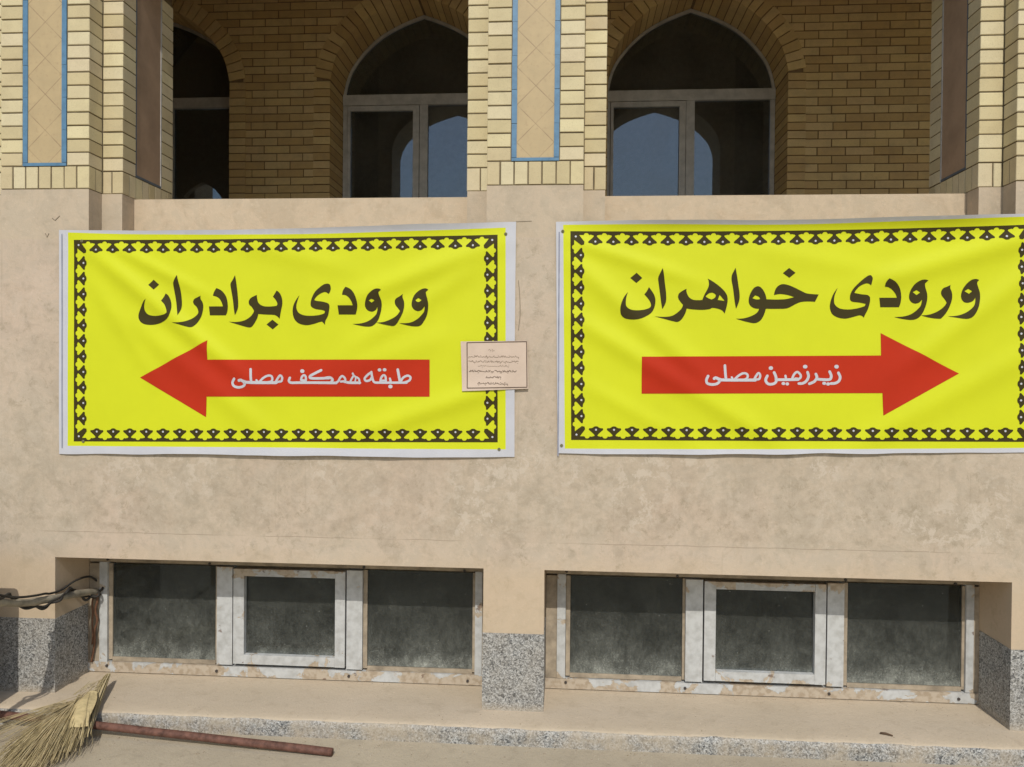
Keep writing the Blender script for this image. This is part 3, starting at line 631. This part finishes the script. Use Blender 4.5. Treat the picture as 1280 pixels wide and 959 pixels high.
# basement windows
def basement_window(ox, lab):
    y0, y1 = .25, .295; mb = MB(); z0, z1 = .098, .724
    def sub(x0, x1, a, b, zz0, zz1): mb.box(ox + x0, ox + x1, a, b, zz0, zz1, 0, .0008)
    sub(.057, .097, y0 - .001, y1, .150, .646); sub(1.932, 1.966, y0 - .001, y1, .150, .646)
    sub(.003, 1.995, y0 - .004, y1, z0 + .004, .149); mb.mi[-6:] = [1] * 6
    sub(.660, .738, y0 - .006, y1, .158, .638); sub(1.308, 1.384, y0 - .006, y1, .158, .638)
    f = mb.build('basement_window', ['peel', 'peel_worn'], bld); tag(f, lab)
    pm = mb = MB()
    sub(.003, .0555, y0 + .004, y1, .1495, z1 - .086); sub(1.9675, 1.994, y0 + .004, y1, .1495, z1 - .086); sub(.003, 1.994, y0 + .002, y1, .647, z1)
    for a, b in ((.0985, .659), (1.3855, 1.931)):
        sub(a, a + .020, y0 + .012, y1 - .004, .1585, .6375); sub(b - .012, b, y0 + .012, y1 - .004, .1585, .6375); sub(a + .021, b - .013, y0 + .012, y1 - .004, .1505, .171)
    pm.build('putty_filling', 'putty', f)
    sm = MB(); mb = sm
    sub(.745, .798, y0 - .010, y1 - .01, .166, .632); sub(1.252, 1.301, y0 - .010, y1 - .01, .166, .632)
    sub(.799, 1.251, y0 - .010, y1 - .01, .166, .212); sub(.799, 1.251, y0 - .010, y1 - .01, .597, .632)
    sm.mi = [0] * 12 + [1] * 12
    s_ = sm.build('sash', ['peel', 'peel_worn'], f)
    for a, b, c, d in ((.120, .646, .172, .637), (.800, 1.250, .213, .596), (1.406, 1.918, .172, .637)):
        g = MB(); g.box(ox + a, ox + b, y0 + .018, y0 + .023, c, d); g.build('pane', 'dusty', f)
    for x, z, q in [(x, .128, -.010) for x in (.10, .66, 1.32, 1.90)] + [(x, .655, -.004) for x in (.10, .62, 1.39, 1.88)]:
        g = MB(); z += .006 * math.sin(x * 9); g.tube([(ox + x, y0 + q, z), (ox + x, y0 + .004, z)], .0065, 8); g.build('bolt', 'bolt', f)
basement_window(OPEN[0][0], 'basement window under the left banner')
basement_window(OPEN[1][0], 'basement window under the right banner')

# pencil tick marks and little cracks on the plaster
for nm, pts, r in (('pencil_mark', [(-2.372, 2.297), (-2.358, 2.286), (-2.336, 2.307)], .0022), ('pencil_mark', [(-2.405, 2.227), (-2.397, 2.208), (-2.388, 2.226)], .0022),
               ('crack', [(-.250, 2.268), (-.215, 2.270), (-.155, 2.272)], .0016), ('crack', [(-.212, 2.01), (-.206, 1.95), (-.203, 1.86), (-.210, 1.79)], .0016)):
    mb = MB(); q = [(x, -.0006, z) for x, z in pts]; mb.tube(spline(q, 3) if len(q) > 3 else q, r, 5)
    mb.build(nm, 'pencil', bld)

# ------------------------------------------------------------------ banners
def G_(px, py): return ((px - 711) * 3.4 / 960, 1.59 - (py - 466) * 3.4 / 960)
def make_h(folds, xa, xb, seed):
    F = []
    for x0, y0, x1, y1, amp, wd in folds:
        a, b = Vector(G_(x0, y0)), Vector(G_(x1, y1)); L = (b - a).length; t = (b - a) / L
        F.append((a.x, a.y, t.x, t.y, L, amp * 1.65, wd * .9 * 3.4 / 960))
    def h(x, z):
        v = .0
        for ax, az, tx, tz, L, amp, wd in F:
            s = (x - ax) * tx + (z - az) * tz; d = -(x - ax) * tz + (z - az) * tx
            e = 1 / (1 + math.exp(-(s + .02) / .05)) / (1 + math.exp((s - L) / .07))
            q = d / wd
            v += amp * e * math.exp(-q * q)
        u = min(max((x - xa) / (xb - xa), 0), 1)
        v += .0022 * noise.noise((x * 2.3, seed, z * 3.1)) + .0010 * noise.noise((x * 7, seed + 3, z * 8))
        bel = 4 * u * (1 - u)
        v += (.052 * min(1., 1.4 * bel) * math.exp(-((2.305 - z) / .052) ** 2) + .010 * bel * math.exp(-((z - 1.215) / .05) ** 2)
              + .004 * noise.noise((x * 9, seed, 2)) * math.exp(-((z - 1.215) / .06) ** 2))
        v += .004 * bel
        return .0075 + max(v, -.0045)
    return h
FL = [(100, 312, 300, 470, .009, 13), (130, 306, 250, 365, .006, 9), (150, 400, 330, 540, .006, 16), (105, 360, 180, 470, .004, 12),
      (616, 305, 430, 375, .009, 14), (600, 330, 430, 440, .006, 13), (628, 480, 440, 545, .008, 13), (560, 420, 400, 470, .004, 16), (300, 300, 420, 330, .004, 14)]
FR = [(720, 300, 860, 345, .006, 10), (725, 330, 900, 480, .008, 15), (730, 400, 960, 540, .008, 14), (740, 480, 860, 545, .004, 12),
      (1282, 290, 1080, 350, .009, 14), (1275, 330, 1120, 450, .007, 15), (1270, 430, 1060, 550, .006, 16), (950, 310, 1100, 340, .003, 14)]
def de(ring): return [(x / 10000, z / 10000) for x, z in ring]
def border(corners, nx, ny, sag):
    tl, tr, br, bl = [Vector(c) for c in corners]
    Wd = (tr - tl).length; Hd = (tl - bl).length; bnd = .0600
    def warp(u, v):                                                # metres from the top left corner
        a, b = u / Wd, v / Hd
        p = (tl * (1 - a) + tr * a) * (1 - b) + (bl * (1 - a) + br * a) * b
        return (p.x, p.y - sag * 4 * a * (1 - a) * (1 - b))
    shapes, dots = [], []
    def dot(u, v, r=.0062): dots.append([[warp(u + r * math.cos(k * math.pi / 4), v + r * math.sin(k * math.pi / 4)) for k in range(8)]])
    def side(L, n, fn):
        p0 = 1.16 * bnd; per = (L - 2 * p0) / n
        def add(poly):
            out = []
            for (a, b), (c, d) in zip(poly, poly[1:] + poly[:1]):
                k = max(1, int(math.hypot(c - a, d - b) / .02))
                out += [(a + (c - a) * i / k, b + (d - b) * i / k) for i in range(k)]
            shapes.append([[fn(u, v) for u, v in out]])
        q = per / bnd / 2
        for i in range(n):
            c0 = p0 + (i + .5) * per
            half = [(q + .003, 0), (q + .003, .115), (q - .09, .125), (q - .16, .19), (q - .21, .27), (q - .3, .235), (q - .44, .27), (.13, .29), (.10, .35), (.17, .44), (.33, .59), (.50, .735), (.53, .80), (.48, .865),
                    (.34, .865), (.22, .91), (.14, .985), (0, 1.01)]
            poly = [(c0 + a * bnd, b * bnd) for a, b in half] + [(c0 - a * bnd, b * bnd) for a, b in reversed(half[:-1])]
            add(poly); 
            a_, b_ = fn(c0, .755 * bnd); dots.append([[(a_ + .0046 * math.cos(k * math.pi / 4), b_ + .0046 * math.sin(k * math.pi / 4)) for k in range(8)]])
        add([(0, 0), (p0 + .002, 0), (p0 + .002, .115 * bnd), (p0 - .1 * bnd, .125 * bnd), (p0 - .2 * bnd, .27 * bnd), (p0 - .55 * bnd, .27 * bnd), (0, .27 * bnd)])
        add([(L, 0), (L - p0 - .002, 0), (L - p0 - .002, .115 * bnd), (L - p0 + .1 * bnd, .125 * bnd), (L - p0 + .2 * bnd, .27 * bnd), (L - p0 + .55 * bnd, .27 * bnd), (L, .27 * bnd)])
        a = [(.2, .2), (.58, .2), (1.02, .78), (.98, .98), (.78, 1.02), (.2, .58)]
        add([(x * bnd, y * bnd) for x, y in a]) if fn is top or fn is bot else None
        add([(L - x * bnd, y * bnd) for x, y in a]) if fn is top or fn is bot else None
        if fn is top or fn is bot:
            for u in (.39 * bnd, L - .39 * bnd):
                a_, b_ = fn(u, .39 * bnd); dots.append([[(a_ + .0046 * math.cos(k * math.pi / 4), b_ + .0046 * math.sin(k * math.pi / 4)) for k in range(8)]])
    top = lambda u, v: warp(u, v); bot = lambda u, v: warp(u, Hd - v)
    side(Wd, nx, top); side(Wd, nx, bot); side(Hd, ny, lambda u, v: warp(v, u)); side(Hd, ny, lambda u, v: warp(Wd - v, u))
    return shapes, dots
def densify(ring, step=.03):
    out = []
    for (a, b), (c, d) in zip(ring, ring[1:] + ring[:1]):
        k = max(1, int(math.hypot(c - a, d - b) / step)); out += [(a + (c - a) * i / k, b + (d - b) * i / k) for i in range(k)]
    return out
def banner(SO, YO, BO, AO, LT_, LW_, folds, label, holes, seed, sag):
    xa, xb = min(p[0] for p in SO) / 1e4, max(p[0] for p in SO) / 1e4
    h = make_h(folds, xa, xb, seed)
    so, yo = densify(smooth_ring(de(SO), 40, 4)), densify(smooth_ring(de(YO), 40, 4))
    so = [(x, z + (.0045 * noise.noise((x * 5, seed, 1)) if z < 1.3 else .002 * noise.noise((x * 4, seed, 6)))) for x, z in so]
    root = sheet('banner', [[so]], h, 0, ['white', 'yellow'], None, .02, [yo], [yo])
    tag(root, label, 'banner', 'yellow direction banners on the wall')
    bs, ds = border(de(BO), 23, 11, sag)
    sheet('border', bs, h, .0014, ['ink', 'white'], root, .02, None, [d[0] for d in ds], ds)
    ar = sheet('arrow', [[densify(de(AO), .02)]], h, .0014, 'red', root, .02)
    sh = []
    for w_, pts in LW_: sh += stroke_shapes(w_ * 1.12 / 1e4, de(pts))
    sheet('arrow_lettering', sh, h, .0026, 'white', ar, 0)
    sheet('lettering', [[smooth_ring(de(r)) for r in g] for g in LT_], h, .0014, 'ink', root, .016)
    # flat grey-blue line painting the shade of the hem fold, left edge
    x0 = xa + .016; ring = densify([(x0 + .0, 1.235), (x0 + .0055, 1.235), (x0 + .0055 - .004, 2.222), (x0 - .004, 2.222)], .02)
    sheet('hem_shade_line', [[ring]], h, .0014, 'hem', root, 0)
    for x, z in holes:
        e = MB(); y = -h(x, z)
        P = [(x + .0055 * math.cos(k * math.pi / 5), y - .002, z + .0055 * math.sin(k * math.pi / 5)) for k in range(11)]
        e.tube(P, .0018, 6, cap=False); e.tube([(x, y + .004, z), (x, y - .004, z)], .0030, 8)
        e.build('eyelet', 'rope', root, smooth=True)
    return h
hL = banner(SL, YL, BL, AL, L1, LW, FL, 'yellow banner with a red arrow pointing left, hung on the left half of the wall', [G_(84, 297), G_(635, 290), G_(86, 557), G_(629, 559)], 1.5, .006)
hR = banner(SR, YR, BR, AR, R1, RW, FR, 'yellow banner with a red arrow pointing right, running out of the right edge', [G_(706, 287), G_(707, 553), G_(1308, 276), G_(1308, 556)], 8.2, .012)

# ------------------------------------------------------------------ paper notice taped over the banner's edge
def hP(x, z):
    k = min(max((x + .30) / .08, 0), 1); k = k * k * (3 - 2 * k)
    return (hL(x, z) + .004) * (1 - k) + .011 * k + .0015 * noise.noise((x * 9, 3, z * 9)) 
npo = densify(de(NP), .02)
pap = sheet('paper_notice', [[npo]], hP, .0035, 'paper', None, .012)
tag(pap, 'small pale paper notice with thin dark frame, stuck over the right edge of left banner', 'notice')
fo = de(NF); fr_ = []
for a, b in zip(fo, fo[1:] + fo[:1]): fr_ += stroke_shapes(.0042, [a, ((a[0] + b[0]) / 2, (a[1] + b[1]) / 2), b])
sheet('printed_frame', fr_, hP, .0042, 'print', pap, 0)
lines = [(615, 622, 435.2, 0), (590, 652, 443.4, 1), (590, 651.5, 449.6, 1), (602, 640, 454.8, 0), (591, 649.5, 461.6, 2), (612, 630, 469.2, 2), (602, 638.5, 476.8, 2)]
rn = random.Random(4); dk, pl = [], []
for xa_, xb_, yy, bold in lines:
    x = xa_; wd_ = .0034 if bold == 2 else (.0028 if bold else .0020)
    tgt = dk if bold == 2 else pl
    while x < xb_:                                               # one illegible word after another
        L = min(rn.uniform(2.5, 6.5), xb_ - x + .6); n = max(3, int(L / .8)); pts = []
        for i in range(n): pts.append(G_(x + L * i / (n - 1), yy + .35 + rn.uniform(-.5, .3) - (1.3 if rn.random() < .3 else 0)))
        tgt += stroke_shapes(wd_, pts)
        for i in range(rn.choice((0, 1, 1, 2))):
            q = G_(x + L * rn.random(), yy + rn.choice((-1.5, 1.7))); tgt += stroke_shapes(wd_ * .9, [q, (q[0] + .0012, q[1])])
        x += L + rn.uniform(.7, 1.3)
sheet('printed_lines', dk, hP, .0042, 'print', pap, 0)
sheet('printed_lines', pl, hP, .0042, 'print_pale', pap, 0)

# ------------------------------------------------------------------ hose and cables out of the left basement window
hp = spline([(-2.306, .275, .485), (-2.312, .2, .510), (-2.316, .08, .532), (-2.322, -.10, .560), (-2.33, -.264, .592), (-2.345, -.5, .672), (-2.37, -.8, .79), (-2.42, -1.1, .80), (-2.52, -1.4, .55), (-2.56, -1.5, .20), (-2.58, -1.55, .03)], 6)
mb = MB(); mb.tube(hp, [.0165 + .0011 * math.sin(i * 1.9) + .0012 * math.sin(i * .7) for i in range(len(hp))], 14)
tag(mb.build('hose', 'hose', None, smooth=True), 'dirty beige hose coming out of the corner of the left basement window', 'hose')
def helix(path, r, ph, turns, amp=0):
    P = [Vector(p) for p in path]; out = []; n = len(P)
    for i in range(n - 1):
        for k in range(4):
            t = (i + k / 4) / (n - 1); p = P[i].lerp(P[i + 1], k / 4); d = (P[i + 1] - P[i]).normalized()
            s = d.cross(Vector((0, 0, 1))).normalized(); u = s.cross(d)
            a = ph + turns * 2 * math.pi * t; rr = r + amp * (.5 + .5 * math.sin(5.3 * a + ph))
            out.append(p + (s * math.cos(a) + u * math.sin(a)) * rr)
    return out
mb = MB(); mb.tube(helix(hp[:40], .022, 1.2, 3.1, .016), .0062, 8)
tag(mb.build('cable', 'cable', None, smooth=True), 'black cable wound loosely around the beige hose', 'cable')
mb = MB(); mb.tube(spline([(-2.315, .262, .545), (-2.318, .2, .585), (-2.322, .1, .592), (-2.340, .02, .568), (-2.343, -.05, .572), (-2.318, -.12, .592), (-2.31, -.2, .606), (-2.312, -.30, .628), (-2.325, -.4, .668), (-2.34, -.6, .78), (-2.39, -.85, .80)], 6), .0052, 8)
tag(mb.build('cable', 'cable', None, smooth=True), 'thin dark cable arching above the beige hose in the window corner', 'cable')
mb = MB(); mb.tube(helix(hp[2:40], .0215, 3.6, 2.3, .009), .0046, 8)
tag(mb.build('cable', 'cable', None, smooth=True), 'thinner dark cable twisted tightly round the beige hose beside the black one', 'cable')
mb = MB(); mb.tube(spline([(-2.300, .235, .505), (-2.292, .225, .46), (-2.304, .228, .41), (-2.296, .232, .36), (-2.308, .228, .31), (-2.312, .236, .255), (-2.322, .240, .20), (-2.330, .238, .15)], 5), .0052, 7)
mb.tube(spline([(-2.312, .236, .50), (-2.320, .228, .45), (-2.318, .230, .40), (-2.322, .232, .34), (-2.316, .228, .29), (-2.325, .236, .24)], 5), .0042, 7)
tag(mb.build('cord', 'cord', None, smooth=True), 'frayed brown cord hanging down beside the left basement window frame', 'cord')

# ------------------------------------------------------------------ rusty pole, broom, twig
pp = [Vector((-3.05, -.155, .094)), Vector((-.94, -.322, .0365))]
P = [pp[0].lerp(pp[1], i / 30) for i in range(31)]
P = [p + Vector((0, .002 * noise.noise((p.x * 3, 0, 0)), .002 * noise.noise((p.x * 3, 4, 0)))) for p in P]
mb = MB(); mb.tube(P, .0165, 14)
tag(mb.build('pole', 'rust', None, smooth=True), 'red brown rusty pole lying along the foot of the wall', 'pole')

rb = random.Random(11)
broom = tag(empty('broom', (-2.03, -.38, GZ)), 'straw hand broom lying over the rusty pole, fanned out at the lower left', 'broom')
O = Vector((-2.03, -.38, GZ))
tip = Vector((-2.152, .085, .150)); neck = Vector((-2.118, -.045, .135))
def straw(mb, a, b, c, r, n=5):
    pts = []
    for i in range(n + 1):
        t = i / n; p = a * (1 - t) ** 2 + b * 2 * t * (1 - t) + c * t * t; pts.append(p - O)
    mb.tube(pts, [r * (1 - .5 * i / n) for i in range(n + 1)], 4)
mb = MB()
def rv(s): return Vector((rb.gauss(0, s), rb.gauss(0, s), rb.gauss(0, s * .6)))
E0, E1, E2 = Vector((-1.955, -.40, .030)), Vector((-2.05, -.60, .028)), Vector((-2.24, -.54, .028))
def fan(u): return E0.lerp(E1, u * 2) if u < .5 else E1.lerp(E2, u * 2 - 1)
for i in range(680):
    u = rb.random() ** .85                                       # 0 right edge .. 1 left edge
    tp = rb.uniform(0, .06) * (1 - .6 * u)
    s = neck + Vector((-.055 * u, -.03 - .11 * u, -.006 - .035 * u)) + rv(.007) + Vector((0, 0, tp * .35))
    end = fan(u) + rv(.022) + Vector((0, 0, tp)); end = s + (end - s) * rb.uniform(.72, 1.06); end.z = max(end.z, .026)
    mid = (s + end) / 2 + Vector((rb.gauss(.006, .012), rb.gauss(0, .014), .022 + rb.uniform(0, .018) + tp * .3))
    straw(mb, s, mid, end, rb.uniform(.0011, .0024))
for i in range(46):                                              # stray bent straws
    u = rb.uniform(.3, 1); s = neck + Vector((-.075 * u, -.11 * u - .03, -.01)) + rv(.010)
    end = s + Vector((-.04 - .19 * u + rb.gauss(0, .035), -.25 + rb.gauss(0, .06), -.05 + rb.gauss(0, .02))); end.z = max(end.z, .03)
    straw(mb, s, (s + end) / 2 + Vector((0, 0, .02)) + rv(.016), end, rb.uniform(.0009, .0016))
for i in range(26):                                              # short broken straws round the neck
    s = neck + Vector((rb.uniform(-.06, .0), rb.uniform(-.12, .03), .012)) + rv(.006); end = s + Vector((rb.uniform(.0, .035), rb.uniform(.02, .06), rb.uniform(.0, .02)))
    straw(mb, s, (s + end) / 2, end, .0013)
mb.build('bristles', 'straw', broom)
mb = MB()
for i in range(50):                                              # tight straws of the handle, running on along the right edge
    q = rv(.0045); a = tip + q * .7 + Vector((0, rb.uniform(-.06, .012), 0)); c = neck.lerp(Vector((-1.962, -.37, .070)), rb.uniform(.1, 1.0)) + q * 1.5
    straw(mb, a, (a + c) / 2 + Vector((-.004, 0, .014)) + q, c, rb.uniform(.002, .0032))
mb.build('handle', 'straw', broom)
mb = MB()                                                        # flat husk wrapped round the middle
nn = 9
for k in range(nn):
    t = k / (nn - 1); ctr = Vector((-2.105, -.105, .150)).lerp(Vector((-2.02, -.36, .105)), t) + Vector((0, 0, .016 * math.sin(math.pi * t))); hw = .010 + .030 * math.sin(min(1, t * 1.3 + .1) * math.pi / 1.6)
    for j in range(5):
        v = j / 4 - .5; mb.v.append(tuple(ctr + Vector((v * 2 * hw, v * .9 * hw, .008 * (1 - 4 * v * v) + rb.uniform(-.0015, .0015))) + Vector((0, rb.uniform(-.02, .02) if k == nn - 1 else 0, 0)) - O))
b2 = len(mb.v); mb.v += [(x, y, z - .003) for x, y, z in mb.v]
for k in range(nn - 1):
    for j in range(4):
        q = k * 5 + j; mb.f += [(q, q + 1, q + 6, q + 5), (b2 + q, b2 + q + 5, b2 + q + 6, b2 + q + 1)]
for k in range(nn - 1):
    for j in (0, 4): q = k * 5 + j; mb.f.append((q, q + 5, b2 + q + 5, b2 + q))
for k in (0, nn - 1):
    for j in range(4): q = k * 5 + j; mb.f.append((q, q + 1, b2 + q + 1, b2 + q))
mb.mi = [0] * len(mb.f)
mb.build('husk_wrap', 'husk', broom, smooth=True)

mb = MB(); mb.tube([(1.335, -.085, .099), (1.355, -.092, .101), (1.378, -.106, .099)], [.0045, .005, .003], 6)
tag(mb.build('twig', 'twig', None, smooth=True), 'tiny dark twig lying on the ledge under the right basement window', 'twig')

# grit and bits of dry leaf gathered along the foot of the wall
rg = random.Random(21); mb = MB()
def pebble(x, y, z, r):
    b = len(mb.v); k = 5; ph = rg.random() * 6
    mb.v += [(x + r * math.cos(ph + i * 6.283 / k) * rg.uniform(.7, 1.3), y + r * math.sin(ph + i * 6.283 / k) * rg.uniform(.7, 1.3), z - .001) for i in range(k)]
    mb.v += [(x + .6 * r * math.cos(ph + i * 6.283 / k) * rg.uniform(.6, 1.3), y + .6 * r * math.sin(ph + i * 6.283 / k) * rg.uniform(.6, 1.3), z + r * rg.uniform(.4, .8)) for i in range(k)]
    mb.f += [(b + i, b + (i + 1) % k, b + k + (i + 1) % k, b + k + i) for i in range(k)] + [tuple(b + k + i for i in range(k))]; mb.mi += [0] * (k + 1)
for i in range(900):
    x = rg.uniform(-3, 2.8); y = -.178 - abs(rg.gauss(0, .06)) if rg.random() < .55 else rg.uniform(-1.2, -.18)
    pebble(x, y, GZ, rg.choice((.0012, .0016, .0022, .003, .0045)))
for i in range(260):
    x = rg.uniform(-2.34, 1.89); y = rg.uniform(-.13, .235) if rg.random() < .6 else .24 - abs(rg.gauss(0, .02))
    if -.356 < x < -.085 and y > -.01: continue
    pebble(x, y, .0955 + max(0, y) * .006, rg.choice((.001, .0013, .0018, .0026)))
tag(mb.build('grit', 'grit'), 'fine grit and crumbs of cement scattered along the foot of the wall', 'grit', kind='stuff')

# ------------------------------------------------------------------ metal cabinet just outside the left edge (it throws the square shadow)
cb = empty('cabinet', (-2.95, -.48, GZ)); tag(cb, 'beige sheet metal cabinet on short legs beside the wall, left of the hose', 'cabinet')
me = MB(); me.box(-.44, .44, -.22, .22, .07, .825); o = me.build('body', 'metal', cb)
bv = o.modifiers.new('bevel', 'BEVEL'); bv.width = .025; bv.segments = 3
for x in (-.38, .38):
    for y in (-.18, .18): l_ = MB(); l_.box(x - .02, x + .02, y - .02, y + .02, 0, .069); l_.build('leg', 'metal', cb)
